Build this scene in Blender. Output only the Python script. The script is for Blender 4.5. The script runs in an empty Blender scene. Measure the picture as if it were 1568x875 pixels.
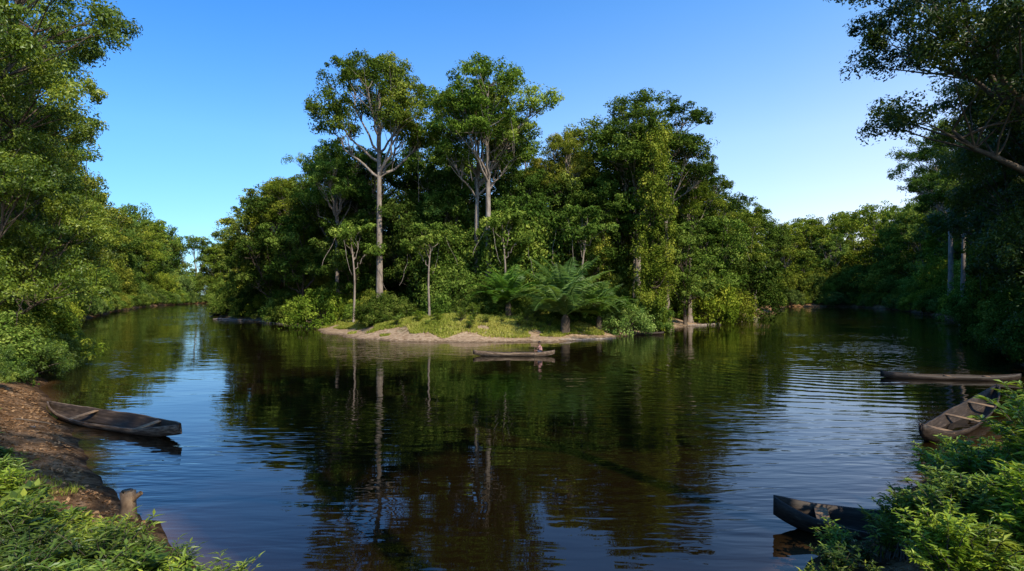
import bpy, math, random, bmesh
import numpy as np
from mathutils import Vector, Matrix
R = np.random.default_rng(7)
random.seed(7)
scene = bpy.context.scene
COL = scene.collection

# ------------------------------------------------------------------ materials
def new_mat(name):
    m = bpy.data.materials.new(name); m.use_nodes = True
    nt = m.node_tree; nt.nodes.clear()
    return m, nt, nt.nodes, nt.links
def N(nodes, t, **kw):
    n = nodes.new(t)
    for k, v in kw.items(): setattr(n, k, v)
    return n
def ramp(nodes, stops):
    r = nodes.new('ShaderNodeValToRGB'); e = r.color_ramp.elements
    e[0].position, e[0].color = stops[0][0], (*stops[0][1], 1)
    e[1].position, e[1].color = stops[-1][0], (*stops[-1][1], 1)
    for p, c in stops[1:-1]:
        x = e.new(p); x.color = (*c, 1)
    return r

def leaf_material(name, dark, mid, light, transl=0.3, rough=0.5, gloss=True):
    m, nt, nd, lk = new_mat(name)
    out = N(nd, 'ShaderNodeOutputMaterial')
    at = N(nd, 'ShaderNodeAttribute', attribute_name='tint')
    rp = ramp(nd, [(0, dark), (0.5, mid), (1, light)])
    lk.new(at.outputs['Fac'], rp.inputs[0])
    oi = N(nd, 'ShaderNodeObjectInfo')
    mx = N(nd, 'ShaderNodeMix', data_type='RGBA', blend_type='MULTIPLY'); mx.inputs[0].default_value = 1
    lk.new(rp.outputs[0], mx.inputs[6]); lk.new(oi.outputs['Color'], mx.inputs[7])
    if gloss:
        p = N(nd, 'ShaderNodeBsdfPrincipled'); p.inputs['Roughness'].default_value = rough
        p.inputs['Specular IOR Level'].default_value = 0.35
        lk.new(mx.outputs[2], p.inputs['Base Color'])
    else:
        p = N(nd, 'ShaderNodeBsdfDiffuse'); lk.new(mx.outputs[2], p.inputs['Color'])
    tr = N(nd, 'ShaderNodeBsdfTranslucent')
    g = N(nd, 'ShaderNodeMix', data_type='RGBA', blend_type='MULTIPLY'); g.inputs[0].default_value = 1
    g.inputs[7].default_value = (1.5, 1.4, 0.5, 1)
    lk.new(mx.outputs[2], g.inputs[6]); lk.new(g.outputs[2], tr.inputs['Color'])
    ms = N(nd, 'ShaderNodeMixShader'); ms.inputs[0].default_value = transl
    lk.new(p.outputs[0], ms.inputs[1]); lk.new(tr.outputs[0], ms.inputs[2]); lk.new(ms.outputs[0], out.inputs[0])
    return m

LEAF = leaf_material('foliage', (0.034, 0.058, 0.010), (0.132, 0.182, 0.024), (0.38, 0.39, 0.07), .18, gloss=False)
LEAFN = leaf_material('near_foliage', (0.038, 0.072, 0.009), (0.14, 0.20, 0.022), (0.36, 0.39, 0.06), 0.3, 0.4)
GRASS = leaf_material('grass_blades', (0.12, 0.16, 0.02), (0.33, 0.35, 0.055), (0.52, 0.46, 0.13), 0.3, 0.6, False)
LITTER = leaf_material('dead_leaves', (0.07, 0.035, 0.015), (0.24, 0.12, 0.05), (0.42, 0.25, 0.12), 0.1, 0.7, False)

def noise_mat(name, stops, scale=(1, 1, 1), nscale=4, rough=0.85, bump=0.3, detail=6, dist=0.03, spec=0.3):
    m, nt, nd, lk = new_mat(name)
    out = N(nd, 'ShaderNodeOutputMaterial'); p = N(nd, 'ShaderNodeBsdfPrincipled')
    p.inputs['Roughness'].default_value = rough; p.inputs['Specular IOR Level'].default_value = spec
    tc = N(nd, 'ShaderNodeTexCoord'); mp = N(nd, 'ShaderNodeMapping'); mp.inputs['Scale'].default_value = scale
    no = N(nd, 'ShaderNodeTexNoise'); no.inputs['Scale'].default_value = nscale; no.inputs['Detail'].default_value = detail
    no.inputs['Roughness'].default_value = 0.65
    rp = ramp(nd, stops); b = N(nd, 'ShaderNodeBump'); b.inputs['Strength'].default_value = bump; b.inputs['Distance'].default_value = dist
    lk.new(tc.outputs['Object'], mp.inputs[0]); lk.new(mp.outputs[0], no.inputs[0]); lk.new(no.outputs[0], rp.inputs[0])
    lk.new(rp.outputs[0], p.inputs['Base Color']); lk.new(no.outputs[0], b.inputs['Height']); lk.new(b.outputs[0], p.inputs['Normal'])
    lk.new(p.outputs[0], out.inputs[0])
    return m
BARK = noise_mat('pale_bark', [(0.3, (0.13, 0.095, 0.07)), (0.55, (0.32, 0.25, 0.19)), (0.75, (0.48, 0.41, 0.33))], (1, 1, 0.3), 3, 0.9, 0.6)
BARKD = noise_mat('dark_bark', [(0.3, (0.04, 0.03, 0.02)), (0.7, (0.17, 0.125, 0.085))], (1, 1, 0.3), 4, 0.9, 0.6)
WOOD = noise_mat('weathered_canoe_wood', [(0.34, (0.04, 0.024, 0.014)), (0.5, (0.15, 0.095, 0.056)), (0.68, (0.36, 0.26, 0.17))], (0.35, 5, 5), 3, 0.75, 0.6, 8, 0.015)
WOODD = noise_mat('dark_canoe_wood', [(0.3, (0.016, 0.010, 0.006)), (0.55, (0.05, 0.033, 0.021)), (0.75, (0.13, 0.09, 0.06))], (0.35, 5, 5), 3, 0.6, 0.5, 8, 0.01)
CUT = noise_mat('cut_wood', [(0.3, (0.16, 0.09, 0.045)), (0.7, (0.36, 0.23, 0.12))], (1, 1, 1), 8, 0.8, 0.4)
SKIN = noise_mat('skin', [(0.3, (0.17, 0.085, 0.05)), (0.7, (0.22, 0.11, 0.065))], nscale=6, rough=0.5, bump=0.05)
SHIRT = noise_mat('faded_pink_shirt', [(0.3, (0.42, 0.2, 0.17)), (0.7, (0.55, 0.3, 0.26))], nscale=8, rough=0.9, bump=0.2)
SHORTS = noise_mat('dark_shorts', [(0.3, (0.03, 0.035, 0.05)), (0.7, (0.06, 0.065, 0.09))], nscale=8, rough=0.9, bump=0.2)
HAIR = noise_mat('black_hair', [(0.3, (0.008, 0.007, 0.006)), (0.7, (0.02, 0.018, 0.016))], nscale=30, rough=0.7, bump=0.3)
EYE = noise_mat('eye', [(0.3, (0.02, 0.015, 0.01)), (0.7, (0.03, 0.02, 0.015))], nscale=3, rough=0.2, bump=0)

# ------------------------------------------------------------------ mesh tools
def make_mesh(name, V, Q, mi, tint, mats, smooth=None):
    V = np.ascontiguousarray(V, dtype=np.float32); Q = np.ascontiguousarray(Q, dtype=np.int32)
    me = bpy.data.meshes.new(name)
    me.vertices.add(len(V)); me.vertices.foreach_set('co', V.ravel())
    me.loops.add(Q.size); me.loops.foreach_set('vertex_index', Q.ravel())
    me.polygons.add(len(Q)); me.polygons.foreach_set('loop_start', np.arange(len(Q), dtype=np.int32) * 4)
    me.polygons.foreach_set('material_index', np.asarray(mi, dtype=np.int32))
    if smooth is not None: me.polygons.foreach_set('use_smooth', np.asarray(smooth, dtype=bool))
    for m in mats: me.materials.append(m)
    me.update(calc_edges=True)
    if tint is not None:
        a = me.attributes.new('tint', 'FLOAT', 'POINT'); a.data.foreach_set('value', np.asarray(tint, dtype=np.float32))
    return me

class MB:
    def __init__(s): s.V = []; s.Q = []; s.M = []; s.T = []; s.S = []; s.n = 0
    def add(s, V, Q, m, t=0.5, smooth=False):
        s.V.append(V); s.Q.append(Q + s.n); s.n += len(V)
        s.M.append(np.full(len(Q), m)); s.S.append(np.full(len(Q), smooth))
        s.T.append(np.full(len(V), t) if np.isscalar(t) else t)
    def tube(s, pts, rad, sides=7, m=0, wob=0.0):
        pts = np.asarray(pts, float); rad = np.asarray(rad, float); k = len(pts)
        tg = np.gradient(pts, axis=0); tg /= np.linalg.norm(tg, axis=1)[:, None] + 1e-9
        ref = np.array([0.31, 0.95, 0.05]) if abs(tg[:, 2]).mean() > 0.6 else np.array([0.05, 0.1, 1.0])
        a = np.cross(tg, ref); a /= np.linalg.norm(a, axis=1)[:, None] + 1e-9
        b = np.cross(tg, a)
        th = np.linspace(0, 2 * np.pi, sides, endpoint=False)
        rr = rad[:, None] * (1 + wob * np.sin(th * 3 + 1)[None, :])
        V = pts[:, None, :] + rr[..., None] * (np.cos(th)[None, :, None] * a[:, None, :] + np.sin(th)[None, :, None] * b[:, None, :])
        i = np.arange(k - 1)[:, None] * sides; j = np.arange(sides)[None, :]; j2 = (j + 1) % sides
        Q = np.stack([i + j, i + j2, i + sides + j2, i + sides + j], -1).reshape(-1, 4)
        s.add(V.reshape(-1, 3), Q, m, 0.5, True)
    def leaves(s, P, Nn, size, aspect, tint, m=1, T=None, rich=False):
        n = len(P)
        Nn = Nn / (np.linalg.norm(Nn, axis=1)[:, None] + 1e-9)
        if T is None:
            T = R.normal(size=(n, 3)); T[:, 2] -= 0.5
        T = T - (T * Nn).sum(1)[:, None] * Nn; T /= np.linalg.norm(T, axis=1)[:, None] + 1e-9
        B = np.cross(Nn, T)
        L = (size if np.ndim(size) else np.full(n, size)) * R.uniform(0.65, 1.3, n)
        L = L[:, None]; W = L * aspect
        if rich:
            V = np.stack([P, P + T * L * .42 + B * W * .5 + Nn * L * .05, P + T * L - Nn * L * .12, P + T * L * .45 - Nn * L * .03, P + T * L * .42 - B * W * .5 + Nn * L * .05], 1)
            b = np.arange(n)[:, None] * 5
            Q = np.concatenate([b + np.array([[0, 1, 2, 3]]), b + np.array([[0, 3, 2, 4]])])
            s.add(V.reshape(-1, 3), Q, m, np.repeat(tint, 5))
        else:
            V = np.stack([P - T * L * .5, P + B * W * .5 + Nn * L * .08, P + T * L * .5, P - B * W * .5 + Nn * L * .08], 1)
            Q = np.arange(n * 4).reshape(n, 4)
            s.add(V.reshape(-1, 3), Q, m, np.repeat(tint, 4))
    def mesh(s, name, mats):
        return make_mesh(name, np.concatenate(s.V), np.concatenate(s.Q), np.concatenate(s.M), np.concatenate(s.T), mats, np.concatenate(s.S))

def bez(a, b, c, n=6, wob=0.0):
    t = np.linspace(0, 1, n)[:, None]
    p = (1 - t) ** 2 * a + 2 * t * (1 - t) * b + t * t * c
    if wob:
        w = R.normal(size=p.shape) * wob; w[0] = 0; w[-1] = 0; p = p + w
    return p

def puff(mb, c, r, n, leaf, aspect, zs=0.62, base_t=0.5, m=1):
    k = 6
    sc = R.normal(size=(k, 3)); sc /= np.linalg.norm(sc, axis=1)[:, None]
    sc *= r * R.uniform(0.35, 0.85, (k, 1)); sc[:, 2] *= zs
    sr = r * R.uniform(0.28, 0.62, k)
    w = R.integers(0, k, n)
    d = R.normal(size=(n, 3)); d[:, 2] += 0.35; d /= np.linalg.norm(d, axis=1)[:, None]
    rad = sr[w] * R.uniform(0.6, 1.15, n)
    off = d * rad[:, None]; off[:, 2] *= zs + 0.15
    P = c + sc[w] + off
    nn = d + R.normal(size=(n, 3)) * 0.42 + np.array([0, 0, 0.15])
    sub = R.normal(0, 0.12, k)
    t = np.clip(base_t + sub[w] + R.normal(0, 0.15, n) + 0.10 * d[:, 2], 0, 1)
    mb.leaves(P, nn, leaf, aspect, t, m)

def gen_tree(name, H=30, cw=15, ch=13, tr=0.45, npf=70, lp=450, leaf=0.34, pr=1.9, nl=7, lean=(0, 0), mats=None, asp=0.55, low=0.0, vines=0, lobe=.30, flat=.6, wobx=.4):
    """forked crown: nl limbs, each carrying its own domed cluster of foliage"""
    mb = MB()
    top = np.array([lean[0], lean[1], H - ch * 0.3])
    h0 = H - ch
    n = 14; t = np.linspace(0, 1, n)
    wx, wy = R.normal(0, wobx, 2)
    tp = np.stack([lean[0] * t ** 1.3 + wx * np.sin(t * 5) * t, lean[1] * t ** 1.3 + wy * np.sin(t * 4 + 1) * t, t * top[2]], 1)
    rr = tr * (1 - 0.65 * t) * (1 + 0.9 * np.exp(-t * 26))
    rr[-1] *= 0.4
    mb.tube(tp - np.array([0, 0, 0.6]) * (1 - t)[:, None], rr, 9, 0, 0.06)
    cc = np.array([lean[0], lean[1], H - ch / 2])
    C = []; asg = []; LC = []
    for i in range(nl):
        a_ = i * 2.39996 + R.normal(0, .35); q = (i + .5) / nl
        zz = (-.75 + 1.35 * q) if low > .5 else (-.45 + 1.05 * q)
        rxy = math.sqrt(max(0.05, 1 - zz * zz)) * R.uniform(.48, .78) * (1 if q < .8 else .45)
        lc = cc + np.array([math.cos(a_) * rxy * cw / 2, math.sin(a_) * rxy * cw / 2, zz * ch / 2])
        rl = cw * lobe * R.uniform(.75, 1.2)
        LC.append((lc, rl))
    per = max(3, npf // nl)
    for i, (lc, rl) in enumerate(LC):
        c0 = 0; tries = 0
        while c0 < per and tries < per * 30:
            tries += 1
            d = R.normal(size=3); d /= np.linalg.norm(d)
            if d[2] < -.3: d[2] *= .3
            p = lc + d * R.uniform(.45, 1) ** .6 * np.array([rl, rl, rl * flat])
            p[2] = min(p[2], H)
            if all(np.linalg.norm((p - q) * (1, 1, 1.25)) > pr * 0.75 for q in C[-per * 2:]): C.append(p); asg.append(i); c0 += 1
    C = np.array(C); asg = np.array(asg)
    for i in range(nl):
        grp = C[asg == i]
        if len(grp) == 0: continue
        cen = LC[i][0] - np.array([0, 0, LC[i][1] * .25])
        hz = np.clip(h0 * R.uniform(0.88, 1.04) + (cen[2] - h0) * R.uniform(0, .5), h0 * 0.7, top[2] * .97)
        hz = min(hz, max(cen[2] - .5, top[2] * .25))
        k = np.interp(hz, tp[:, 2], np.arange(n)); k0 = int(min(k, n - 2)); fr = k - k0
        st = tp[k0] * (1 - fr) + tp[k0 + 1] * fr
        rb = tr * (1 - 0.62 * hz / top[2])
        mid = (st + cen) / 2 + np.array([(cen - st)[0] * 0.12, (cen - st)[1] * 0.12, -0.06 * np.linalg.norm(cen - st)])
        L = bez(st, mid, cen, 8, 0.14)
        mb.tube(L, np.linspace(rb * 0.6, rb * 0.2, 8), 6, 0)
        for p in grp:
            s = L[R.integers(4, 8)]
            m2 = (s + p) / 2 + R.normal(0, 0.3, 3)
            mb.tube(bez(s, m2, p, 5, 0.05), np.linspace(rb * 0.2, rb * 0.05, 5), 4, 0)
    lt = R.normal(0, .10, nl)
    for p, i in zip(C, asg):
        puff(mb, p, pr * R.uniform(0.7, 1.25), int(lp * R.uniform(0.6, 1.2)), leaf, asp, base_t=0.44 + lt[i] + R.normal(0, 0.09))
    for v in range(vines):
        z = R.uniform(1, top[2] * 0.95); k = np.interp(z, tp[:, 2], np.arange(n)); b = tp[int(k)]
        an = R.uniform(0, 6.28); q = np.array([b[0] + math.cos(an) * R.uniform(.3, 1.7), b[1] + math.sin(an) * R.uniform(.3, 1.7), z])
        puff(mb, q, R.uniform(1.0, 1.8), int(lp * .7), leaf * .9, asp, zs=1.4, base_t=0.5 + R.normal(0, .1))
    for v in range(3):
        p = C[R.integers(len(C))]; ln = R.uniform(3, max(5, (H - ch) * .7))
        q = p + np.array([R.normal(0, .6), R.normal(0, .6), -ln])
        mb.tube(bez(p, (p + q) / 2 + R.normal(0, .5, 3), q, 7, .08), np.full(7, 0.025), 4, 0)
    return mb.mesh(name, mats or [BARK, LEAF])

def gen_bush(name, w=8, h=6, npf=40, lp=420, leaf=0.28, pr=1.3, mats=None, asp=0.5, col=False, boxy=False, zs=.75):
    mb = MB(); C = []
    tries = 0
    lob = R.normal(size=(5, 2)); lob /= np.linalg.norm(lob, axis=1)[:, None]
    while len(C) < npf and tries < npf * 60:
        tries += 1
        if col:
            z = R.uniform(0.02, 1) ; an = R.uniform(0, 6.283); rr = w / 2 * (0.55 + 0.35 * math.sin(z * 9 + an * 2) * .5 + 0.25 * (1 - z)) * R.uniform(.5, 1)
            p = np.array([math.cos(an) * rr, math.sin(an) * rr, z * h])
        else:
            d = R.normal(size=3); d[2] = abs(d[2]); d /= np.linalg.norm(d)
            f = 0.72 + 0.38 * max(0, (lob @ d[:2]).max()) ** 3
            if boxy: d = np.sign(d) * np.abs(d) ** .6
            p = d * np.array([w / 2, w / 2, h]) * R.uniform(0.5, 1) ** 0.4 * f * (R.uniform(.8, 1.12) if boxy else 1)
            p[2] = max(p[2], 0.25)
        if all(np.linalg.norm(p - q) > pr * 0.75 for q in C): C.append(p)
    for p in C:
        s = np.array([R.normal(0, w * .06), R.normal(0, w * .06), -0.4 if not col else max(0, p[2] - 2)])
        mid = np.array([p[0] * .4, p[1] * .4, p[2] * .7])
        mb.tube(bez(s, mid, p, 5, 0.04), np.linspace(0.07, 0.02, 5), 4, 0)
        puff(mb, p, pr * R.uniform(0.7, 1.35), int(lp * R.uniform(.7, 1.2)), leaf, asp, zs=1.2 if col else zs, base_t=0.48 + R.normal(0, .13))
    return mb.mesh(name, mats or [BARKD, LEAF])

def gen_palm(name, nf=34, L=5.0, trunk=1.6):
    mb = MB()
    mb.tube([(0, 0, -0.5), (0, 0, trunk * .5), (0.05, 0, trunk), (0.05, 0, trunk + .4)], [0.45, .38, .36, .1], 10, 0, .08)
    for i in range(nf):
        az = i * 2.39996 + R.normal(0, .15); u = i / nf
        el = math.radians(86 - 58 * u + R.normal(0, 5)); ln = L * R.uniform(.8, 1.1) * (0.85 + .3 * (1 - abs(u - .5)))
        m = 22; t = np.linspace(0, 1, m)
        e = el - t ** 1.7 * math.radians(45 + 38 * u)
        dh = np.cumsum(np.cos(e)) * ln / m; dz = np.cumsum(np.sin(e)) * ln / m
        pts = np.stack([dh * math.cos(az), dh * math.sin(az), trunk + .2 + dz], 1)
        mb.tube(pts, np.linspace(.07, .015, m), 4, 1)
        side = np.array([-math.sin(az), math.cos(az), 0])
        tang = np.stack([np.cos(e) * math.cos(az), np.cos(e) * math.sin(az), np.sin(e)], 1)
        ft = .55 + R.normal(0, .16)
        for sg in (-1, 1):
            kk = 44; tt = np.linspace(.12, 1, kk); P = np.stack([np.interp(tt, t, pts[:, j]) for j in range(3)], 1)
            TG = np.stack([np.interp(tt, t, tang[:, j]) for j in range(3)], 1)
            ll = 0.95 * np.sin(np.pi * (0.15 + 0.8 * tt)) + .12
            T = side * sg * 1.0 + TG * 0.6 + np.array([0, 0, -0.25]) + R.normal(0, .08, (kk, 3))
            nn = np.cross(T, TG) * sg; nn[:, 2] = np.abs(nn[:, 2]) + .2
            mb.leaves(P, nn, ll, 0.15, np.clip(R.normal(ft, .1, kk), 0, 1), 1, T, rich=True)
    return mb.mesh(name, [BARKD, LEAFN])

def gen_sprig(name, n_st=14, hgt=1.0, lpst=26, leaf=0.13, asp=0.32, spread=.6, mats=None):
    mb = MB()
    for i in range(n_st):
        az = R.uniform(0, 6.283); sp = R.uniform(.1, 1) * spread * hgt; h = hgt * R.uniform(.5, 1.1)
        b = np.array([R.normal(0, .12) * hgt, R.normal(0, .12) * hgt, -.1]); c = np.array([math.cos(az) * sp, math.sin(az) * sp, h])
        mid = np.array([c[0] * .35, c[1] * .35, h * .75]); pts = bez(b, mid, c, 9)
        mb.tube(pts, np.linspace(.012, .003, 9) * (0.6 + hgt * .6), 4, 0)
        t = R.uniform(.3, 1.0, lpst); P = np.stack([np.interp(t, np.linspace(0, 1, 9), pts[:, j]) for j in range(3)], 1)
        a2 = R.uniform(0, 6.283, lpst)
        T = np.stack([np.cos(a2), np.sin(a2), R.normal(0.1, .35, lpst)], 1) + (c - b) * .35 / hgt
        nn = np.stack([-.3 * np.cos(a2), -.3 * np.sin(a2), np.ones(lpst)], 1) + R.normal(0, .25, (lpst, 3))
        st = R.normal(0, .13)
        mb.leaves(P, nn, leaf, asp, np.clip(R.normal(.45 + st + .35 * (t - .5), .14), 0, 1), 1, T, rich=True)
    return mb.mesh(name, mats or [BARKD, LEAFN])

# ------------------------------------------------------------------ river layout (metres)
RIV = np.array([(-4.5, 9.3), (0, 8.6), (4.2, 9.2), (5.5, 10.4), (8, 12.5), (10.3, 14.6), (12.2, 16.2), (15.8, 19.0), (21, 23.5), (27.5, 29), (34, 36),
    (43, 50), (54, 64), (80, 100), (110, 150), (135, 205), (142, 240), (118, 247), (104, 225), (86, 185), (52, 124), (33, 97), (19.3, 78), (12, 67),
    (4.6, 60.5), (-4.3, 59), (-13, 61), (-19.5, 67), (-28.6, 82), (-39, 97), (-56, 115), (-69, 132), (-97, 189), (-125, 260), (-145, 330), (-185, 335),
    (-160, 250), (-118, 167), (-76, 97), (-58, 72), (-36.4, 44.4), (-25, 30.5), (-19.8, 24.5), (-17.3, 22), (-13.2, 17.6), (-10.3, 14.4), (-7.8, 12.3), (-6.1, 10.7)])
def vnoise(x, y, s, seed=0):
    x = x / s; y = y / s; xi = np.floor(x).astype(np.int64); yi = np.floor(y).astype(np.int64); fx = x - xi; fy = y - yi
    fx = fx * fx * (3 - 2 * fx); fy = fy * fy * (3 - 2 * fy)
    def h(a, b):
        k = (a * 374761393 + b * 668265263 + seed * 974711) & 0xffffffff; k = ((k ^ (k >> 13)) * 1274126177) & 0xffffffff
        return ((k ^ (k >> 16)) & 0xffff) / 65535.0
    return (h(xi, yi) * (1 - fx) + h(xi + 1, yi) * fx) * (1 - fy) + (h(xi, yi + 1) * (1 - fx) + h(xi + 1, yi + 1) * fx) * fy - 0.5
def sdist(x, y):
    x = np.asarray(x, float).ravel(); y = np.asarray(y, float).ravel()
    best = np.full(len(x), 1e18); ins = np.zeros(len(x), bool)
    n = len(RIV)
    for i in range(n):
        a = RIV[i]; b = RIV[(i + 1) % n]; ab = b - a
        t = np.clip(((x - a[0]) * ab[0] + (y - a[1]) * ab[1]) / (ab @ ab), 0, 1)
        best = np.minimum(best, (x - a[0] - t * ab[0]) ** 2 + (y - a[1] - t * ab[1]) ** 2)
        c = (a[1] > y) != (b[1] > y)
        with np.errstate(divide='ignore', invalid='ignore'):
            xc = a[0] + (y - a[1]) * ab[0] / (ab[1] if ab[1] != 0 else 1e-9)
        ins ^= c & (x < xc)
    d = np.sqrt(best); s = np.where(ins, -d, d)
    r = np.hypot(x, y); amp = np.clip(r / 40, 0.3, 2.2)
    return s + amp * (vnoise(x, y, 5) * .9 + vnoise(x, y, 1.7, 3) * .4) + vnoise(x, y, .6, 13) * .35 * np.clip(1.5 - r / 40, 0, 1)
def sandy(x, y): return np.clip((y - 52) / 6, 0, 1) * np.clip((145 - y) / 20, 0, 1) * np.clip((75 - np.abs(x)) / 10, 0, 1)
def ground_z(x, y):
    x = np.asarray(x, float).ravel(); y = np.asarray(y, float).ravel(); s = sdist(x, y); sd_ = sandy(x, y)
    sp = np.maximum(s, 0)
    bank = 3.0 * (1 - np.exp(-sp / 6.0)); beach = 3.0 * (1 - np.exp(-(sp * .35 + np.maximum(sp - 3, 0) * .65) / 6.0))
    land = bank * (1 - sd_) + beach * sd_ + np.clip(s / 4, 0, 1) * (1 - .6 * sd_) * (vnoise(x, y, 3.1, 5) * .45 + vnoise(x, y, 1.1, 8) * .2) + (vnoise(x, y, .35, 9) * .12 + vnoise(x, y, .8, 19) * .16) * np.clip(s, 0, 1) * (1 - .6 * sd_)
    return np.where(s > 0, land, np.maximum(s * 0.5, -2.0)), s

NA = 720; rad = [0.0] ; rr = 0.5
while rr < 5000: rad.append(rr); rr *= 1.025
rad = np.array(rad); th = np.linspace(0, 2 * np.pi, NA, endpoint=False)
RRr, TH = np.meshgrid(rad, th, indexing='ij')
gx = (RRr * np.cos(TH)).ravel(); gy = (RRr * np.sin(TH)).ravel()
gz, gs = ground_z(gx, gy)
i = np.arange(len(rad) - 1)[:, None] * NA; j = np.arange(NA)[None, :]; j2 = (j + 1) % NA
GQ = np.stack([i + j, i + NA + j, i + NA + j2, i + j2], -1).reshape(-1, 4)
me = make_mesh('ground', np.stack([gx, gy, gz], 1), GQ, np.zeros(len(GQ)), None, [], np.ones(len(GQ), bool))
a = me.attributes.new('shore', 'FLOAT', 'POINT'); a.data.foreach_set('value', gs.astype(np.float32))
a = me.attributes.new('sandy', 'FLOAT', 'POINT'); a.data.foreach_set('value', sandy(gx, gy).astype(np.float32))
ground = bpy.data.objects.new('ground', me); COL.objects.link(ground)

m, nt, nd, lk = new_mat('forest_floor_and_sand')
out = N(nd, 'ShaderNodeOutputMaterial'); p = N(nd, 'ShaderNodeBsdfPrincipled'); p.inputs['Roughness'].default_value = .95; p.inputs['Specular IOR Level'].default_value = .1
tc = N(nd, 'ShaderNodeTexCoord')
n1 = N(nd, 'ShaderNodeTexNoise'); n1.inputs['Scale'].default_value = 1.9; n1.inputs['Detail'].default_value = 12; n1.inputs['Roughness'].default_value = .75
n2 = N(nd, 'ShaderNodeTexNoise'); n2.inputs['Scale'].default_value = .25; n2.inputs['Detail'].default_value = 5
lk.new(tc.outputs['Object'], n1.inputs[0]); lk.new(tc.outputs['Object'], n2.inputs[0])
soil = ramp(nd, [(.34, (.06, .030, .013)), (.48, (.24, .125, .052)), (.6, (.43, .245, .12)), (.72, (.56, .38, .22))]); lk.new(n1.outputs[0], soil.inputs[0])
sand = ramp(nd, [(.34, (.20, .115, .055)), (.5, (.43, .285, .165)), (.66, (.60, .44, .29))]); lk.new(n1.outputs[0], sand.inputs[0])
grn = ramp(nd, [(.35, (.04, .045, .012)), (.6, (.10, .12, .02))]); lk.new(n1.outputs[0], grn.inputs[0])
sh = N(nd, 'ShaderNodeAttribute', attribute_name='shore'); sa = N(nd, 'ShaderNodeAttribute', attribute_name='sandy')
def mixc(f, A, B):
    x = N(nd, 'ShaderNodeMix', data_type='RGBA'); lk.new(f, x.inputs[0]); lk.new(A, x.inputs[6]); lk.new(B, x.inputs[7]); return x.outputs[2]
def mrange(v, a, b, c=0, d=1):
    x = N(nd, 'ShaderNodeMapRange'); lk.new(v, x.inputs[0]); x.inputs[1].default_value = a; x.inputs[2].default_value = b; x.inputs[3].default_value = c; x.inputs[4].default_value = d; return x.outputs[0]
def math_(op, a, b):
    x = N(nd, 'ShaderNodeMath', operation=op)
    for k, v in enumerate((a, b)):
        if isinstance(v, (int, float)): x.inputs[k].default_value = v
        else: lk.new(v, x.inputs[k])
    return x.outputs[0]
c1 = mixc(sa.outputs['Fac'], soil.outputs[0], sand.outputs[0])
gsum = math_('ADD', sh.outputs['Fac'], mrange(n2.outputs[0], .3, .7, -3, 3))
c2 = mixc(mrange(gsum, 4.0, 7.0), c1, grn.outputs[0])
wet = mrange(math_('ADD', sh.outputs['Fac'], mrange(n1.outputs[0], .3, .7, -.5, .5)), 0.05, 1.1, 0.28, 1)
wm = N(nd, 'ShaderNodeMix', data_type='RGBA', blend_type='MULTIPLY'); wm.inputs[0].default_value = 1
lk.new(c2, wm.inputs[6]); lk.new(wet, wm.inputs[7]); lk.new(wm.outputs[2], p.inputs['Base Color'])
b = N(nd, 'ShaderNodeBump'); b.inputs['Strength'].default_value = 1; b.inputs['Distance'].default_value = .25
lk.new(n1.outputs[0], b.inputs['Height']); lk.new(b.outputs[0], p.inputs['Normal']); lk.new(p.outputs[0], out.inputs[0])
me.materials.append(m)

# ------------------------------------------------------------------ water
wsel = rad < 900
nr = int(wsel.sum()); WV = np.stack([gx[:nr * NA], gy[:nr * NA], np.zeros(nr * NA)], 1)
WQ = GQ[:(nr - 1) * NA]
wme = make_mesh('river_water', WV, WQ, np.zeros(len(WQ)), None, [], np.ones(len(WQ), bool))
a = wme.attributes.new('shore', 'FLOAT', 'POINT'); a.data.foreach_set('value', gs[:nr * NA].astype(np.float32))
water = bpy.data.objects.new('river_water', wme); COL.objects.link(water)
m, nt, nd, lk = new_mat('tea_coloured_river_water')
out = N(nd, 'ShaderNodeOutputMaterial'); p = N(nd, 'ShaderNodeBsdfPrincipled'); p.inputs['Roughness'].default_value = .01; p.inputs['IOR'].default_value = 1.36
sh = N(nd, 'ShaderNodeAttribute', attribute_name='shore')
dk = ramp(nd, [(0, (.0085, .0050, .0016)), (.6, (.016, .0088, .003)), (1, (.09, .047, .018))]); lk.new(mrange(sh.outputs['Fac'], -1.7, 0), dk.inputs[0]); lk.new(dk.outputs[0], p.inputs['Base Color'])
tc = N(nd, 'ShaderNodeTexCoord')
def wnoise(scale, detail, sx=1, sy=1, dist=0):
    mp = N(nd, 'ShaderNodeMapping'); mp.inputs['Scale'].default_value = (sx, sy, 1); mp.inputs['Rotation'].default_value = (0, 0, .2)
    x = N(nd, 'ShaderNodeTexNoise'); x.inputs['Scale'].default_value = scale; x.inputs['Detail'].default_value = detail; x.inputs['Distortion'].default_value = dist
    lk.new(tc.outputs['Object'], mp.inputs[0]); lk.new(mp.outputs[0], x.inputs[0]); return x.outputs[0]
big = wnoise(.35, 2, .6, 1.2); fine = wnoise(1.6, 2, .4, 1.5, .3); mask = mrange(wnoise(.055, 2), .46, .62)
gp = N(nd, 'ShaderNodeNewGeometry'); vs = N(nd, 'ShaderNodeVectorMath', operation='SUBTRACT'); vs.inputs[1].default_value = (21, 42, 0)
lk.new(gp.outputs['Position'], vs.inputs[0]); vl = N(nd, 'ShaderNodeVectorMath', operation='LENGTH'); lk.new(vs.outputs[0], vl.inputs[0])
ringd = math_('ADD', math_('MULTIPLY', vl.outputs['Value'], 5.2), math_('MULTIPLY', big, 9.0))
ring = math_('SINE', ringd, 0.0)
ringf = math_('MULTIPLY', ring, mrange(vl.outputs['Value'], 4, 30, .005, 0))
h = math_('ADD', math_('MULTIPLY', big, .026), math_('MULTIPLY', fine, math_('ADD', math_('MULTIPLY', mask, .042), .005)))
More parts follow.
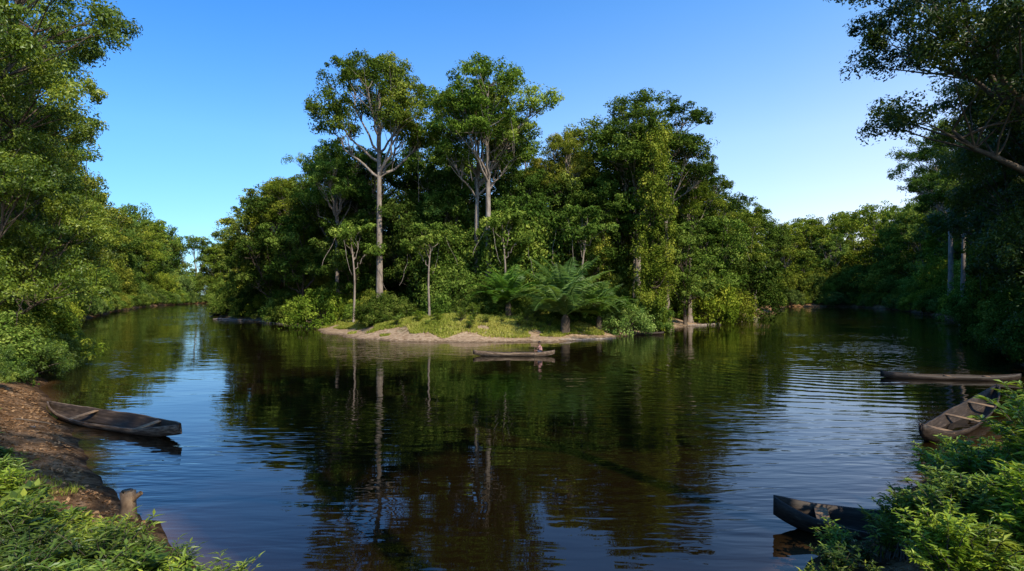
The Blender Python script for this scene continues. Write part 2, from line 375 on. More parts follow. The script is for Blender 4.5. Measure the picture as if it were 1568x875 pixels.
h = math_('ADD', h, ringf)
b = N(nd, 'ShaderNodeBump'); b.inputs['Strength'].default_value = 1; b.inputs['Distance'].default_value = 1
lk.new(h, b.inputs['Height']); lk.new(b.outputs[0], p.inputs['Normal']); lk.new(p.outputs[0], out.inputs[0])
wme.materials.append(m)

# ------------------------------------------------------------------ library meshes
EM = [gen_tree('emergent_%d' % k, 34, 17, 17, .5, 150, 300, .32, 1.5, 12, lean=(R.normal(0, 1), R.normal(0, 1)), asp=.5, lobe=.22, flat=.55) for k in range(3)]
BR = [gen_tree('broad_%d' % k, 30, 16, 20, .45, 112, 330, .36, 1.7, 11, low=1, vines=14, lobe=.25, flat=.6) for k in range(3)]
MD = [gen_tree('mid_%d' % k, 20, 12, 17, .3, 80, 330, .36, 1.6, 9, low=1, mats=[BARKD, LEAF], vines=8, lobe=.28, flat=.8) for k in range(3)]
FAR = [gen_tree('far_%d' % k, 32, 17, 28, .4, 110, 170, .58, 2.2, 11, low=1, lobe=.27, flat=.75) for k in range(3)]
WALL = [gen_bush('understory_%d' % k, 12, 15, 95, 210, .46, 1.9, boxy=True, zs=.9) for k in range(3)]
NR = [gen_tree('near_%d' % k, 30, 17, 19, .5, 170, 700, .22, 1.5, 12, low=1, mats=[BARKD, LEAFN], vines=14, asp=.45, lobe=.25) for k in range(2)]
NRL = gen_tree('near_low', 20, 13, 18, .35, 135, 700, .21, 1.45, 9, low=1, mats=[BARKD, LEAFN], vines=14, asp=.45, lobe=.27, flat=.8)
BU = [gen_bush('bush_%d' % k, 8, 6, 45, 360, .27, 1.25) for k in range(3)]
BUN = [gen_bush('near_bush_%d' % k, 6, 4.5, 55, 560, .16, .85, [BARKD, LEAFN], .42) for k in range(2)]
VINE = gen_bush('vine_column', 6.5, 25, 95, 420, .3, 1.3, col=True)
PALM = gen_palm('palm'); 
SPR = [gen_sprig('sprig_%d' % k, 12 + 4 * k, .5 + .15 * k, 20, .13 + .03 * k, .36 - .05 * k, .8) for k in range(4)]
SHR = [gen_sprig('leafy_shrub_%d' % k, 70, 2.0, 60, .20, .32, .62) for k in range(2)]
BROAD = gen_sprig('broadleaf_herb', 12, .6, 7, .36, .42, .9)

def place(me, x, y, s=1, col=(1, 1, 1), name='tree', parent=None, rot=None, dz=0, sz=None):
    o = bpy.data.objects.new(name, me); COL.objects.link(o)
    z = float(ground_z([x], [y])[0][0])
    o.location = (x, y, max(z, -.4) + dz); o.rotation_euler = (0, 0, random.uniform(0, 6.283) if rot is None else rot)
    o.scale = (s, s, sz or s); j = random.uniform(.74, 1.2); k = random.uniform(.90, 1.06)
    o.color = (col[0] * j * k, col[1] * j, col[2] * j, 1)
    if parent: o.parent = parent
    return o
def group(name):
    e = bpy.data.objects.new(name, None); COL.objects.link(e); return e

DK = (.45, .56, .58); MDC = (.76, .84, .88); YG = (1.25, 1.2, .85); OL = (1.1, 1.0, .85); LG = (1.02, 1.12, 1.1); HAZE = (.9, 1.0, 1.5)  # last tint puts bluish distance haze into the far foliage colour
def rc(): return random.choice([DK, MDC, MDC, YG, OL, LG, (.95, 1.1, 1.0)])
def rcf(): return random.choice([MDC, HAZE, YG, OL, LG, (.95, 1.1, 1.2)])
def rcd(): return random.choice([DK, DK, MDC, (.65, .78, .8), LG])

T = 'rainforest_tree'
place(EM[0], -18.6, 80, 1.02, (1.05, 1.0, .85), T, rot=.5, sz=39.5 / 34)
place(EM[1], -3.2, 78, 1.05, (1.1, 1.15, .95), T, rot=2, sz=35 / 34)
place(EM[2], -5, 80, .9, (1.05, 1.1, 1), T, rot=4, sz=.94)
place(EM[1], 19.0, 86, 1.15, (.9, 1, .95), T, rot=5, sz=36 / 34)
place(EM[2], 24.5, 90, .9, (.75, .88, .9), T, rot=1, sz=33 / 34)
place(BR[2], 19, 88, 1.05, LG, T, rot=3, sz=1.05)
place(VINE, 19.8, 79.5, 1.0, (1.15, 1.15, .85), 'vine_covered_trunk', rot=1, sz=1.12)
for (k, x, y, s, h, c) in [(0, -47, 112, 1.1, 29.5, YG), (1, -38, 103, 1.05, 27.5, MDC), (2, -29, 96, 1.05, 31, OL), (1, -22, 92, .9, 29, DK), (2, -15, 102, 1.05, 34, MDC),
        (0, -9, 95, 1, 30, LG), (1, 0, 98, 1.05, 32.5, MDC), (0, 9, 102, 1.05, 31, DK), (2, 15, 97, 1, 30, MDC), (2, 28, 101, 1.0, 30.5, DK), (1, 36, 110, 1.0, 29, MDC),
        (0, 44, 118, 1, 28, OL), (2, 52, 130, 1, 28, LG), (1, 62, 145, .95, 27, MDC), (0, -57, 128, 1, 28, MDC), (0, 3, 88, .85, 25, DK), (1, -12, 88, .85, 25, DK), (2, 12, 89, .85, 25, (.8, .9, .9))]:
    place(BR[k], x, y, s, c, T, sz=h / 31)
place(EM[2], -27, 88, .75, LG, T, sz=.85); place(EM[0], 8, 88, .7, OL, T, sz=.86); place(EM[1], 30, 96, .75, YG, T, sz=.82); place(EM[0], -40, 104, .8, YG, T, sz=.82)
place(MD[0], -36, 98, 1.1, LG, T); place(MD[1], -8.5, 84, 1.0, LG, T); place(MD[2], 3, 84, 1.0, DK, T); place(MD[0], 11, 84, 1.05, DK, T)
place(MD[1], 28, 92, .95, MDC, T); place(MD[2], -14, 84, .95, DK, T); place(MD[0], -24, 88, .9, MDC, T); place(MD[1], -45, 106, 1.1, MDC, T); place(MD[2], 34, 100, 1.1, LG, T)
SAP = gen_tree('sapling', 13, 5, 6, .16, 18, 330, .3, 1.1, 4)
place(SAP, -10.6, 73, 1, LG, 'young_tree'); place(SAP, -22, 79, 1.15, LG, 'young_tree'); place(SAP, 9.5, 76, 1.25, MDC, 'young_tree'); place(SAP, -1, 75, 1.1, LG, 'young_tree')
place(PALM, 6.2, 66.5, 1.42, (1.15, 1.3, 2.2), 'oil_palm', sz=1.5, dz=-.7); place(PALM, -.5, 71.5, 1.0, (.85, 1.1, 1.0), 'oil_palm'); place(PALM, 10.8, 70.5, .95, (.95, 1.15, 1.3), 'oil_palm')
place(BU[0], -29, 86.5, 1.25, (1.35, 1.4, 1.0), 'shrub'); place(BU[1], 34.5, 101, 1.5, (1.5, 1.45, .9), 'shrub', sz=2.1); place(BU[2], 14.3, 72.5, .9, (1.1, 1.25, 1.8), 'shrub')
place(BU[0], 18, 79, .9, (1.05, 1.2, 1.4), 'shrub'); place(BU[1], 41, 110, 1.3, YG, 'shrub')

isl = group('island_undergrowth')
def row(i0, i1, off, spacing, meshes, hs, parent, cols=rc, nm='tree', jit=2.0, dmin=0):
    for q in range(i0, i1):
        a = RIV[q % len(RIV)]; b_ = RIV[(q + 1) % len(RIV)]; L = np.linalg.norm(b_ - a); d = (b_ - a) / L; nrm = np.array([d[1], -d[0]])
        k = max(1, int(round(L / spacing)))
        for w in range(k):
            p_ = a + d * L * (w + .5 + random.uniform(-.3, .3)) / k + nrm * (off + random.uniform(-jit, jit) * .5)
            if sdist([p_[0]], [p_[1]])[0] < min(off, 3) * .4 and off > 0: continue
            s = random.uniform(*hs)
            place(random.choice(meshes), p_[0], p_[1], s, cols(), nm, parent, sz=s * random.uniform(.85, 1.15))
row(27, 29, 7, 4.5, BU, (.5, .9), isl, nm='bush'); row(29, 34, 4, 4.5, BU, (.6, 1.1), isl, nm='bush')
row(18, 23, 6.5, 4.5, BU, (.55, 1.0), isl, nm='bush')
row(23, 27, 14.5, 3.5, BU, (.35, .7), isl, cols=lambda: random.choice([DK, MDC, LG]), nm='bush')
row(23, 27, 19, 5, BU, (.9, 1.3), isl, cols=lambda: random.choice([DK, MDC]), nm='bush')
row(28, 33, 8, 7, MD, (.7, 1.05), isl); row(19, 22, 10, 7, MD, (.7, 1.05), isl)
row(29, 34, 16, 8, BR, (.75, .98), isl); row(18, 21, 16, 8, BR, (.7, .92), isl)
row(22, 30, 25, 7, WALL, (.8, 1.15), isl, cols=rcd); row(29, 34, 11, 9, WALL, (.7, 1.0), isl, cols=rcd); row(18, 22, 12, 9, WALL, (.7, 1.0), isl, cols=rcd)
for (x, y) in [(-30, 115), (-15, 120), (0, 115), (14, 118), (28, 122), (40, 140), (-42, 135), (-60, 160), (60, 165), (-80, 200), (80, 215)]:
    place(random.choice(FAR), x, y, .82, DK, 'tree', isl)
for x in range(-45, 50, 9): place(random.choice(WALL), x, 106 + random.uniform(-3, 3) + abs(x) * .3, 1.3, DK, 'thicket', isl)

lf = group('riverside_forest')
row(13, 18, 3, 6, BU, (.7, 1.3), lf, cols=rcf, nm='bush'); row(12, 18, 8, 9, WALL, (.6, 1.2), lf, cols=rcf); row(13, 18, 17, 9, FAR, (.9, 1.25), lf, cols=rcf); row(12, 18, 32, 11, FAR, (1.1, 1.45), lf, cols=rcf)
row(13, 18, 24, 10, WALL, (1.2, 1.5), lf, cols=rcd)
for (x, y, s) in [(152, 262, 1.35), (166, 262, 1.5), (178, 250, 1.4), (138, 268, 1.3), (190, 275, 1.6), (165, 232, 1.35), (126, 268, 1.25), (205, 262, 1.6), (172, 290, 1.6), (148, 285, 1.4),
        (-165, 346, 1.25), (-178, 352, 1.3), (-192, 345, 1.35), (-152, 352, 1.2), (-203, 330, 1.4), (-140, 350, 1.15), (-172, 366, 1.3), (-158, 362, 1.3)]:
    place(random.choice(FAR), x, y, s, rcf(), 'tree', lf)
for (x, y, s) in [(148, 249, 1.2), (156, 250, 1.3), (164, 246, 1.4), (150, 238, 1.3), (158, 232, 1.5), (172, 256, 1.7), (140, 256, 1.2), (152, 222, 1.4), (182, 266, 1.8), (162, 268, 1.8), (-160, 340, 1.2), (-172, 342, 1.2), (-184, 344, 1.3), (-148, 342, 1.1), (-195, 336, 1.3), (-165, 355, 1.5)]:
    place(random.choice(WALL), x, y, s, rcf(), 'thicket', lf)
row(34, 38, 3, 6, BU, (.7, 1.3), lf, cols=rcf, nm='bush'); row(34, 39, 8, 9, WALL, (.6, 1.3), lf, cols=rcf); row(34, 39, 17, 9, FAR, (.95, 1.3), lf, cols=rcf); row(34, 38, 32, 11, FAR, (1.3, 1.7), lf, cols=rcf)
row(33, 38, 24, 10, WALL, (1.2, 1.7), lf, cols=rcd); row(33, 35, 14, 10, FAR, (1.0, 1.3), lf, cols=rcf); row(35, 38, 18, 12, FAR, (1.15, 1.45), lf, cols=rcf)
row(38, 41, 2.5, 3.4, BU, (.5, 1.0), lf, cols=lambda: random.choice([MDC, YG, LG, OL]), nm='bush'); row(38, 40, 10, 7, MD, (.8, 1.1), lf)
row(10, 13, 2.5, 3.5, BU, (.5, 1.0), lf, cols=lambda: random.choice([DK, MDC]), nm='bush'); row(10, 13, 8, 6, MD, (.8, 1.15), lf, cols=lambda: random.choice([DK, MDC]))
row(10, 13, 16, 9, WALL, (1, 1.3), lf, cols=rcd); row(38, 41, 16, 9, WALL, (1, 1.3), lf, cols=rcd)
place(EM[0], 101, 131, 1.25, MDC, T, sz=1.35, rot=2); place(EM[2], 84, 106, .95, MDC, T); place(EM[1], 128, 165, 1.1, MDC, T, sz=1.25)
YGN = (1.05, 1.0, .8)
place(NR[0], -32.0, 31.5, .98, YGN, T, rot=1.0, sz=1.04); place(NR[1], -42, 44, 1, (1, 1, .8), T, rot=2.6, sz=1.1); place(NR[0], -55, 57, 1, YGN, T, rot=4, sz=1.1)
place(NRL, -31, 33.5, .85, (1, 1.05, .8), T); place(NRL, -41, 47, 1, YGN, T, rot=3); place(NRL, -53, 60, .95, MDC, T, rot=5); place(BR[0], -69, 80, 1, YG, T, sz=1.1); place(BR[1], -78, 92, .95, MDC, T, sz=1.1)
place(NRL, -38, 40, 1.0, DK, T, rot=2)
for (x, y, s) in [(-27.5, 32, .65), (-32, 38.5, .75), (-37, 46, .8), (-31, 35, .9), (-41, 51, .9), (-46, 56, 1), (-23.6, 25.2, .38), (-26.5, 28.5, .5), (-22.5, 23.2, .3)]:
    place(random.choice(BUN), x, y, s, random.choice([YG, LG, MDC]), 'shrub')
SHADE_TINT = (.42, .5, .47)  # right-bank trees seen from their shady side: shade put into leaf colour
place(NR[1], 33.8, 34.5, 1.22, SHADE_TINT, T, rot=.3, sz=1.08); place(NRL, 39, 38.5, 1.15, SHADE_TINT, T, rot=1, sz=1.3); place(NRL, 46, 48, 1.25, SHADE_TINT, T, rot=4, sz=1.3)
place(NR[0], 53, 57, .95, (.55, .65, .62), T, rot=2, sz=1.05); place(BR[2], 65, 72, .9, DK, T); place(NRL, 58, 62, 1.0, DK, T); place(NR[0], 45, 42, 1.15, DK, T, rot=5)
for (x, y, s) in [(34.5, 33, .7), (37.5, 38, .9), (41, 44, 1), (46, 51, 1), (31, 28, .6), (50, 56, 1)]:
    place(random.choice(BUN), x, y, s, random.choice([DK, MDC]), 'shrub')
# tall trees on the near bank beside and behind the viewpoint (their shade falls on the river)
place(EM[0], 8, -4, .85, MDC, T, rot=1, sz=1); place(EM[1], 21, 3, .9, MDC, T, rot=2, sz=1); place(EM[2], 32, 8, 1.0, MDC, T, rot=4, sz=1); place(EM[1], 14, 0, .85, MDC, T, rot=5, sz=1.15)

# ------------------------------------------------------------------ near-bank plants
ug = group('bank_undergrowth')
STUMP = (-8.35, 12.35)
def scatter(xr, yr, n, meshes, sr, srange, cols, parent=ug, nm='herb', thr=-.12):
    c = 0; t = 0
    while c < n and t < n * 40:
        t += 1
        x = random.uniform(*xr); y = random.uniform(*yr); s = sdist([x], [y])[0]
        if not (srange[0] < s < srange[1]): continue
        if abs((x - STUMP[0]) * .85 - (y - STUMP[1]) * -.55) < .7 and -2.2 < (y - STUMP[1]) < .8: continue
        if vnoise(np.array([x]), np.array([y]), 2.0, 21)[0] < thr: continue
        place(random.choice(meshes), x, y, random.uniform(*sr), cols(), nm, parent); c += 1
lc = lambda: random.choice([YG, LG, MDC, DK, DK, (1.25, 1.3, .8)])
scatter((-13, -4), (4.5, 10.8), 230, SPR + [BROAD], (.3, .85), (.9, 7), lc, thr=-.12)
scatter((-14, -7), (10, 15), 75, SPR + [BROAD], (.3, .8), (1.9, 7), lc, thr=-.1)
scatter((-7.5, -4.5), (7, 11), 30, SPR, (.3, .6), (.4, 2), lc, thr=-.3)
scatter((-30, -11), (12, 32), 150, SPR + [BROAD], (.5, 1.1), (2.4, 9), lc, thr=-.05)
scatter((4, 14), (5, 15), 90, SPR, (.5, .9), (.3, 6), lc)
scatter((14, 34), (14, 34), 90, SPR + [BROAD], (.4, .8), (1.5, 8), lambda: random.choice([DK, MDC, LG]))
for (x, y, s) in [(6.6, 9.4, .5), (6.9, 8.7, .6), (7.9, 9.6, .75), (8.6, 10.9, .65), (9.6, 11.6, .6), (9.2, 9.4, 1.0), (10.8, 12.2, .5), (7.2, 7.8, .7), (10.6, 11.0, .85), (12.0, 12.4, .7), (8.3, 8.6, .9), (5.8, 7.6, .55)]:
    place(random.choice(SHR), x, y, s, random.choice([YG, (1.2, 1.25, .8), (.9, 1.05, .9), MDC]), 'leafy_shrub')

mb = MB(); n = 60000
x = R.uniform(-29, 16, n * 2); y = R.uniform(60, 86, n * 2); z, s = ground_z(x, y)
k = (s > 2.8 + vnoise(x, y, 2.5, 4) * 4.5) & (s < 16) & (vnoise(x, y, 1.6, 12) > -.3); x, y, z = x[k], y[k], z[k]; n = len(x)
T_ = np.stack([R.normal(0, .35, n), R.normal(0, .35, n), np.ones(n)], 1); nn = np.stack([R.normal(size=n), R.normal(size=n), R.uniform(.2, 1, n)], 1)
mb.leaves(np.stack([x, y, z + .1], 1), nn, .42, .28, np.clip(R.normal(.5, .2, n) + vnoise(x, y, 3, 6) * .8, 0, 1), 0, T_)
g = bpy.data.objects.new('grass', mb.mesh('grass', [GRASS])); COL.objects.link(g)
ih = group('island_herbs')
for k in range(190):
    x = random.uniform(-27, 14); y = random.uniform(61, 82); s = sdist([x], [y])[0]
    if 4.5 < s < 14: place(random.choice(SPR + [BROAD]), x, y, random.uniform(.8, 2.0), random.choice([YG, LG, DK, MDC]), 'herb', ih)
mb = MB(); n = 26000
x = R.uniform(-24, 26, n * 3); y = R.uniform(4, 30, n * 3); z, s = ground_z(x, y); k = (s > .35) & (s < 8); x, y, z = x[k], y[k], z[k]; n = len(x)
nn = R.normal(0, .35, (n, 3)); nn[:, 2] = 1
mb.leaves(np.stack([x, y, z + .02], 1), nn, .12, .5, R.uniform(0, 1, n), 0)
g = bpy.data.objects.new('leaf_litter', mb.mesh('leaf_litter', [LITTER])); COL.objects.link(g)
mb = MB(); n = 60000
x = R.uniform(-16, 10, n); y = R.uniform(4, 17, n); z, s = ground_z(x, y); k = (s > .8) & (vnoise(x, y, 1.8, 33) > .02); x, y, z = x[k], y[k], z[k]; n = len(x)
T_ = np.stack([R.normal(0, .45, n), R.normal(0, .45, n), np.ones(n)], 1); nn = np.stack([R.normal(size=n), R.normal(size=n), R.normal(0, .3, n)], 1)
mb.leaves(np.stack([x, y, z + .05], 1), nn, .17, .1, np.clip(R.normal(.3, .2, n), 0, 1), 0, T_)
g = bpy.data.objects.new('bank_grass', mb.mesh('bank_grass', [GRASS])); COL.objects.link(g)

# ------------------------------------------------------------------ dugout canoes
def canoe(x, y, heading, L=8.8, W=.95, D=.5, mat=WOOD, rise=.32, draft=.16, roll=0, pitch=0, name='dugout_canoe', thw=(.22, .5, .78), dz=0):
    root = bpy.data.objects.new(name, None); COL.objects.link(root)
    ns = 41; t = np.linspace(-1, 1, ns); hw = W / 2 * np.clip(1 - np.abs(t) ** 2.2, 0.0, 1) ** .8 + .05
    sheer = D + rise * np.abs(t) ** 3.2; keel = rise * .95 * np.abs(t) ** 4 * 1.25
    keel = np.minimum(keel, sheer - .12)
    m_ = 9; ph = np.linspace(-1, 1, m_)
    V = []; 
    for k in range(ns):
        hgt = sheer[k] - keel[k]
        outer = [(t[k] * L / 2, hw[k] * math.copysign(abs(q) ** .7, q) * (1.0), keel[k] + hgt * abs(q) ** 2.4) for q in ph]
        th_ = .05; ik = min(.07, hgt * .5)
        inner = [(t[k] * L / 2 * (1 - .012), max(hw[k] - th_, .008) * math.copysign(abs(q) ** .7, q), keel[k] + ik + (hgt - ik) * abs(q) ** 2.6 - (0.0)) for q in ph[::-1]]
        V += outer + inner
    V = np.array(V); V[:, 2] += np.sin(V[:, 0] * 2.1) * .012 + np.sin(V[:, 0] * 5.3 + 1) * .006; V[:, 1] += np.sin(V[:, 0] * .8) * .03
    pr = 2 * m_
    i = np.arange(ns - 1)[:, None] * pr; j = np.arange(pr)[None, :]; j2 = (j + 1) % pr
    Q = np.stack([i + j, i + pr + j, i + pr + j2, i + j2], -1).reshape(-1, 4)
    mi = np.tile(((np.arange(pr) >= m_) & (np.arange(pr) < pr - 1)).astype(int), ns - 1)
    caps = []
    for e in (0, (ns - 1) * pr):
        for q in range(m_ - 1): caps.append([e + q, e + q + 1, e + pr - 2 - q, e + pr - 1 - q])
    Q = np.concatenate([Q, np.array(caps)]); mi = np.concatenate([mi, np.zeros(len(caps), int)])
    hull = bpy.data.objects.new('hull', make_mesh('hull', V, Q, mi, None, [mat, WOODD])); COL.objects.link(hull); hull.parent = root  # inner faces take the darker wood
    for idx, f in enumerate(thw):
        tt = f * 2 - 1; k = int((tt + 1) / 2 * (ns - 1)); wv = hw[k] - .03; zz = sheer[k] - .06
        bx = np.array([(sx * .13, sy * wv, sz_ * .02) for sx in (-1, 1) for sy in (-1, 1) for sz_ in (-1, 1)]) + np.array([t[k] * L / 2, math.sin(t[k] * L / 2 * .8) * .03, zz])
        q6 = np.array([[0, 1, 3, 2], [4, 6, 7, 5], [0, 4, 5, 1], [2, 3, 7, 6], [0, 2, 6, 4], [1, 5, 7, 3]])
        th_o = bpy.data.objects.new('seat_board_%d' % (idx + 1), make_mesh('seat', bx, q6, np.zeros(6), None, [CUT])); COL.objects.link(th_o); th_o.parent = root
        bv = th_o.modifiers.new('b', 'BEVEL'); bv.width = .008
    root.location = (x, y, -draft + dz); root.rotation_euler = (roll, pitch, heading)
    return root
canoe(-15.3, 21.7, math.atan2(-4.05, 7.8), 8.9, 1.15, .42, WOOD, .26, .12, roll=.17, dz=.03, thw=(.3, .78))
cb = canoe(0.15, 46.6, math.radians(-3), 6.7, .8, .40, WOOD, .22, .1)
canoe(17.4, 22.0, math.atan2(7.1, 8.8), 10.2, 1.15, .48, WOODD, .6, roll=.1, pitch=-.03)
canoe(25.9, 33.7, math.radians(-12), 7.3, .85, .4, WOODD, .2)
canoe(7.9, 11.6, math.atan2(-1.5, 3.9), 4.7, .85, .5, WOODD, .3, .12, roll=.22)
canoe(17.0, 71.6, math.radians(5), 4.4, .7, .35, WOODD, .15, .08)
canoe(-72, 141, math.radians(-8), 6.5, .8, .45, WOODD, .2, .08)
canoe(95, 205, math.radians(10), 7.5, .8, .45, WOODD, .2, .08)

def log(pts, rads, mat, name, stubs=()):
    mb = MB(); pts = np.array(pts, float); mb.tube(pts, rads, 9, 0, .1)
    for s in stubs: mb.tube(np.array(s[0], float), s[1], 6, 0)
    o = bpy.data.objects.new(name, mb.mesh(name, [mat])); COL.objects.link(o); return o
def gzz(x, y): return float(ground_z([x], [y])[0][0])
def grounded(x0, y0, x1, y1, r0, r1, name, mat=BARK, n=8, lift=.05):
    P = []
    for k in range(n):
        t = k / (n - 1); x = x0 + (x1 - x0) * t + random.uniform(-.06, .06); y = y0 + (y1 - y0) * t + random.uniform(-.06, .06)
        P.append((x, y, max(gzz(x, y), -.02) + lift))
    rs = np.linspace(r0, r1, n); rs[0] *= .3; rs[-1] *= .3
    return log(P, rs, mat, name)
sx, sy = STUMP; sz = gzz(sx, sy)
log([(sx, sy, sz - .6), (sx, sy, sz + .05), (sx + .02, sy, sz + .3), (sx, sy, sz + .58), (sx, sy, sz + .62), (sx, sy, sz + .55)], [.2, .17, .14, .15, .11, .01], CUT, 'tree_stump',
    [([(sx, sy, sz + .28), (sx + .16, sy, sz + .45), (sx + .3, sy, sz + .56)], [.06, .055, .05])])
grounded(-23.2, 24.2, -19.9, 21.6, .06, .09, 'driftwood_branch', BARK)
grounded(-62, 118, -50, 110, .3, .15, 'fallen_log', BARK); grounded(-46, 104, -37, 95, .25, .12, 'fallen_log', BARK)
grounded(36, 98, 28, 91, .22, .12, 'fallen_log', BARK); grounded(48, 117, 56, 128, .25, .14, 'fallen_log', BARK); grounded(5, 61.4, 12, 65.8, .13, .08, 'driftwood_branch', BARK)
for k in range(40):
    x0 = random.uniform(-21, -5); y0 = random.uniform(7, 25)
    s = sdist([x0], [y0])[0]
    if .3 < s < 5: grounded(x0, y0, x0 + random.uniform(-1.3, 1.3), y0 + random.uniform(-1.3, 1.3), .03, .012, 'fallen_branch', random.choice([CUT, BARKD, BARK]), 5, .04)

# ------------------------------------------------------------------ paddler
pd = bpy.data.objects.new('paddler', None); COL.objects.link(pd)
def skin_obj(name, verts, edges, radii, mat, root=0, sub=2):
    me = bpy.data.meshes.new(name); me.from_pydata(verts, edges, []); o = bpy.data.objects.new(name, me); COL.objects.link(o); o.parent = pd
    o.modifiers.new('skin', 'SKIN'); 
    for k, v in enumerate(me.skin_vertices[0].data): v.radius = (radii[k], radii[k]) if np.isscalar(radii[k]) else radii[k]; v.use_root = (k == root)
    sm = o.modifiers.new('s', 'SUBSURF'); sm.levels = sub; sm.render_levels = sub
    me.materials.append(mat); return o
V = [(0, 0, .08), (-.02, 0, .25), (-.06, 0, .42), (-.08, 0, .54), (-.09, 0, .63), (-.10, 0, .70),
     (-.08, .17, .53), (-.24, .25, .36), (-.46, .20, .46), (-.08, -.17, .53), (-.26, -.24, .34), (-.44, -.12, .22),
     (-.04, .10, .07), (-.42, .13, .22), (-.50, .12, -.16), (-.62, .12, -.2), (-.04, -.10, .07), (-.42, -.13, .22), (-.50, -.12, -.16), (-.62, -.12, -.2)]
E = [(0, 1), (1, 2), (2, 3), (3, 4), (4, 5), (3, 6), (6, 7), (7, 8), (3, 9), (9, 10), (10, 11), (0, 12), (12, 13), (13, 14), (14, 15), (0, 16), (16, 17), (17, 18), (18, 19)]
RD = [(.13, .15), (.11, .13), (.12, .16), (.10, .15), .05, .05, .055, .042, .028, .055, .042, .028, .09, .06, .04, .03, .09, .06, .04, .03]
skin_obj('body', V, E, RD, SKIN)
skin_obj('shirt', [(0, 0, .12), (-.02, 0, .25), (-.06, 0, .42), (-.08, 0, .55), (-.08, .17, .535), (-.16, .21, .45), (-.08, -.17, .535), (-.17, -.205, .44)],
         [(0, 1), (1, 2), (2, 3), (3, 4), (4, 5), (3, 6), (6, 7)], [(.14, .16), (.125, .145), (.135, .175), (.105, .15), .07, .062, .07, .062], SHIRT)
skin_obj('shorts', [(0, 0, .08), (-.04, .10, .08), (-.30, .125, .17), (-.04, -.10, .08), (-.30, -.125, .17)], [(0, 1), (1, 2), (0, 3), (3, 4)], [(.15, .17), .10, .085, .10, .085], SHORTS)
bm = bmesh.new(); bmesh.ops.create_uvsphere(bm, u_segments=24, v_segments=16, radius=.1)
for v in bm.verts:
    v.co.x *= .98; v.co.y *= .78; v.co.z *= 1.2
    if v.co.z < -.03: v.co.y *= .82; v.co.x *= .9
    if v.co.x < -.08 and abs(v.co.y) < .018 and -.035 < v.co.z < .01: v.co.x -= .022
    if v.co.x < -.07 and .012 < v.co.z < .03 and .015 < abs(v.co.y) < .04: v.co.x += .008
me = bpy.data.meshes.new('head'); bm.to_mesh(me); bm.free(); hd = bpy.data.objects.new('head', me); COL.objects.link(hd); hd.parent = pd; hd.location = (-.12, 0, .79); me.materials.append(SKIN)
for f in me.polygons: f.use_smooth = True
def ball(name, loc, sc, mat, cut=None):
    bm = bmesh.new(); bmesh.ops.create_uvsphere(bm, u_segments=16, v_segments=12, radius=1)
    if cut: bmesh.ops.delete(bm, geom=[v for v in bm.verts if cut(v.co)], context='VERTS')
    me = bpy.data.meshes.new(name); bm.to_mesh(me); bm.free(); o = bpy.data.objects.new(name, me); COL.objects.link(o); o.parent = pd; o.location = loc; o.scale = sc; me.materials.append(mat)
    for f in me.polygons: f.use_smooth = True
ball('hair', (-.112, 0, .805), (.104, .086, .118), HAIR, lambda c: c.z < -.3 or (c.x < -.55 and c.z < .45))
for sg in (-1, 1):
    ball('ear', (-.115, sg * .08, .785), (.018, .01, .028), SKIN); ball('eye', (-.205, sg * .03, .80), (.012, .012, .009), EYE)
ball('mouth', (-.203, 0, .735), (.012, .022, .005), SHIRT)
hA = np.array([-.48, .19, .47]); hB = np.array([-.46, -.14, .20])
ax = (hB - hA) / np.linalg.norm(hB - hA); p0 = hA - ax * .1
mb = MB(); mb.tube(np.array([p0 + ax * q for q in np.linspace(0, 1.0, 6)]), np.full(6, .016), 8, 0)
b0 = p0 + ax * .95; side = np.cross(ax, [1, 0, 0]); side /= np.linalg.norm(side); tn = np.cross(ax, side)
prof = [(0, .016), (.08, .06), (.25, .085), (.42, .075), (.52, .02)]
PV = []
for q, w in prof:
    for a_, b_ in ((-1, 0), (0, .012), (1, 0), (0, -.012)): PV.append(b0 + ax * q + side * a_ * w + tn * b_)
PQ = [[4 * i_ + j_, 4 * i_ + (j_ + 1) % 4, 4 * (i_ + 1) + (j_ + 1) % 4, 4 * (i_ + 1) + j_] for i_ in range(4) for j_ in range(4)]
mb.add(np.array(PV), np.array(PQ), 0)
o = bpy.data.objects.new('paddle', mb.mesh('paddle', [WOOD])); COL.objects.link(o); o.parent = pd
mb = MB()
for h_ in (hA, hB):
    mb.tube([h_ - ax * .05 + tn * .02, h_ + tn * .024, h_ + ax * .05 + tn * .02], [.02, .034, .02], 8, 0)
    for k, ln in enumerate((.85, 1, .95, .75)):
        c0 = h_ + ax * (-.033 + .022 * k); th_ = np.linspace(.2, .2 + 3.9 * ln, 7)
        mb.tube(np.array([c0 + tn * math.cos(q) * .027 + side * math.sin(q) * .027 for q in th_]), np.linspace(.0105, .007, 7), 6, 0)
    mb.tube(np.array([h_ - ax * .045 + tn * .02, h_ - ax * .05 - side * .022, h_ - ax * .04 - side * .03 - tn * .02]), [.013, .011, .008], 6, 0)
o = bpy.data.objects.new('hands', mb.mesh('hands', [SKIN])); COL.objects.link(o); o.parent = pd
pd.location = (2.35, 46.5, .26); pd.rotation_euler = (0, 0, math.radians(-3)); pd.scale = (1.08,) * 3

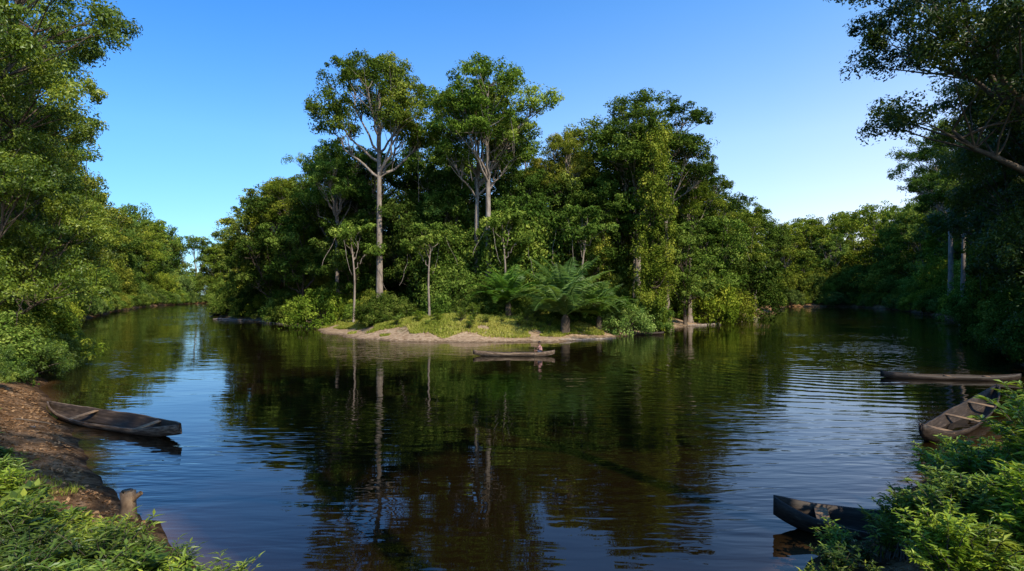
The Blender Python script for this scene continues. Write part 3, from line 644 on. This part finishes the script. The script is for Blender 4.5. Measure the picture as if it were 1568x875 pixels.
# ------------------------------------------------------------------ sky, sun, camera
AZ, EL = 146, 43
w = bpy.data.worlds.new('World'); scene.world = w; w.use_nodes = True; nd = w.node_tree.nodes; lk = w.node_tree.links
sk = nd.new('ShaderNodeTexSky'); sk.sky_type = 'NISHITA'; sk.sun_disc = False; sk.sun_elevation = math.radians(EL); sk.sun_rotation = math.radians(AZ)
sk.air_density = 1.0; sk.dust_density = .4; sk.ozone_density = 1.5
tc = nd.new('ShaderNodeTexCoord'); sp = nd.new('ShaderNodeSeparateXYZ'); lk.new(tc.outputs['Generated'], sp.inputs[0])
rp = ramp(nd, [(0, (.92, 1.12, 1.38)), (.10, (1.05, 1.3, 1.6)), (.25, (1.05, 1.5, 1.95)), (.45, (.62, 1.4, 2.15)), (.7, (.38, 1.1, 2.0))]); lk.new(sp.outputs['Z'], rp.inputs[0])
m1 = nd.new('ShaderNodeMix'); m1.data_type = 'RGBA'; m1.blend_type = 'MULTIPLY'; m1.inputs[0].default_value = 1
lk.new(sk.outputs[0], m1.inputs[6]); lk.new(rp.outputs[0], m1.inputs[7])
r2 = ramp(nd, [(0, (.42, .72, .90)), (.3, (.72, .88, .96)), (.5, (1.1, 1.02, 1)), (.7, (1.7, 1.28, 1.1)), (.85, (2.4, 1.5, 1.18)), (1, (2.6, 1.55, 1.2))]); mr = nd.new('ShaderNodeMapRange'); lk.new(sp.outputs['X'], mr.inputs[0]); mr.inputs[1].default_value = -1; mr.inputs[2].default_value = 1
lk.new(mr.outputs[0], r2.inputs[0])
m2 = nd.new('ShaderNodeMix'); m2.data_type = 'RGBA'; m2.blend_type = 'MULTIPLY'; m2.inputs[0].default_value = 1
lk.new(m1.outputs[2], m2.inputs[6]); lk.new(r2.outputs[0], m2.inputs[7])
bg = nd['Background']; bg.inputs[1].default_value = .13; lk.new(m2.outputs[2], bg.inputs[0])
sd = Vector((math.sin(math.radians(AZ)) * math.cos(math.radians(EL)), math.cos(math.radians(AZ)) * math.cos(math.radians(EL)), math.sin(math.radians(EL))))
l = bpy.data.lights.new('sun', 'SUN'); l.energy = 5; l.angle = math.radians(.5); l.color = (1, .93, .79)
so = bpy.data.objects.new('sun', l); COL.objects.link(so); so.rotation_euler = sd.to_track_quat('Z', 'Y').to_euler()
cam = bpy.data.cameras.new('camera'); co = bpy.data.objects.new('camera', cam); COL.objects.link(co)
co.location = (0, 0, 5); co.rotation_euler = (math.radians(90), 0, 0); cam.sensor_width = 36; cam.lens = 36 * 871 / 1568; cam.shift_y = 14.5 / 1568
cam.clip_end = 8000; cam.clip_start = .1; scene.camera = co
scene.view_settings.view_transform = 'Standard'; scene.view_settings.look = 'None'; scene.view_settings.exposure = 0
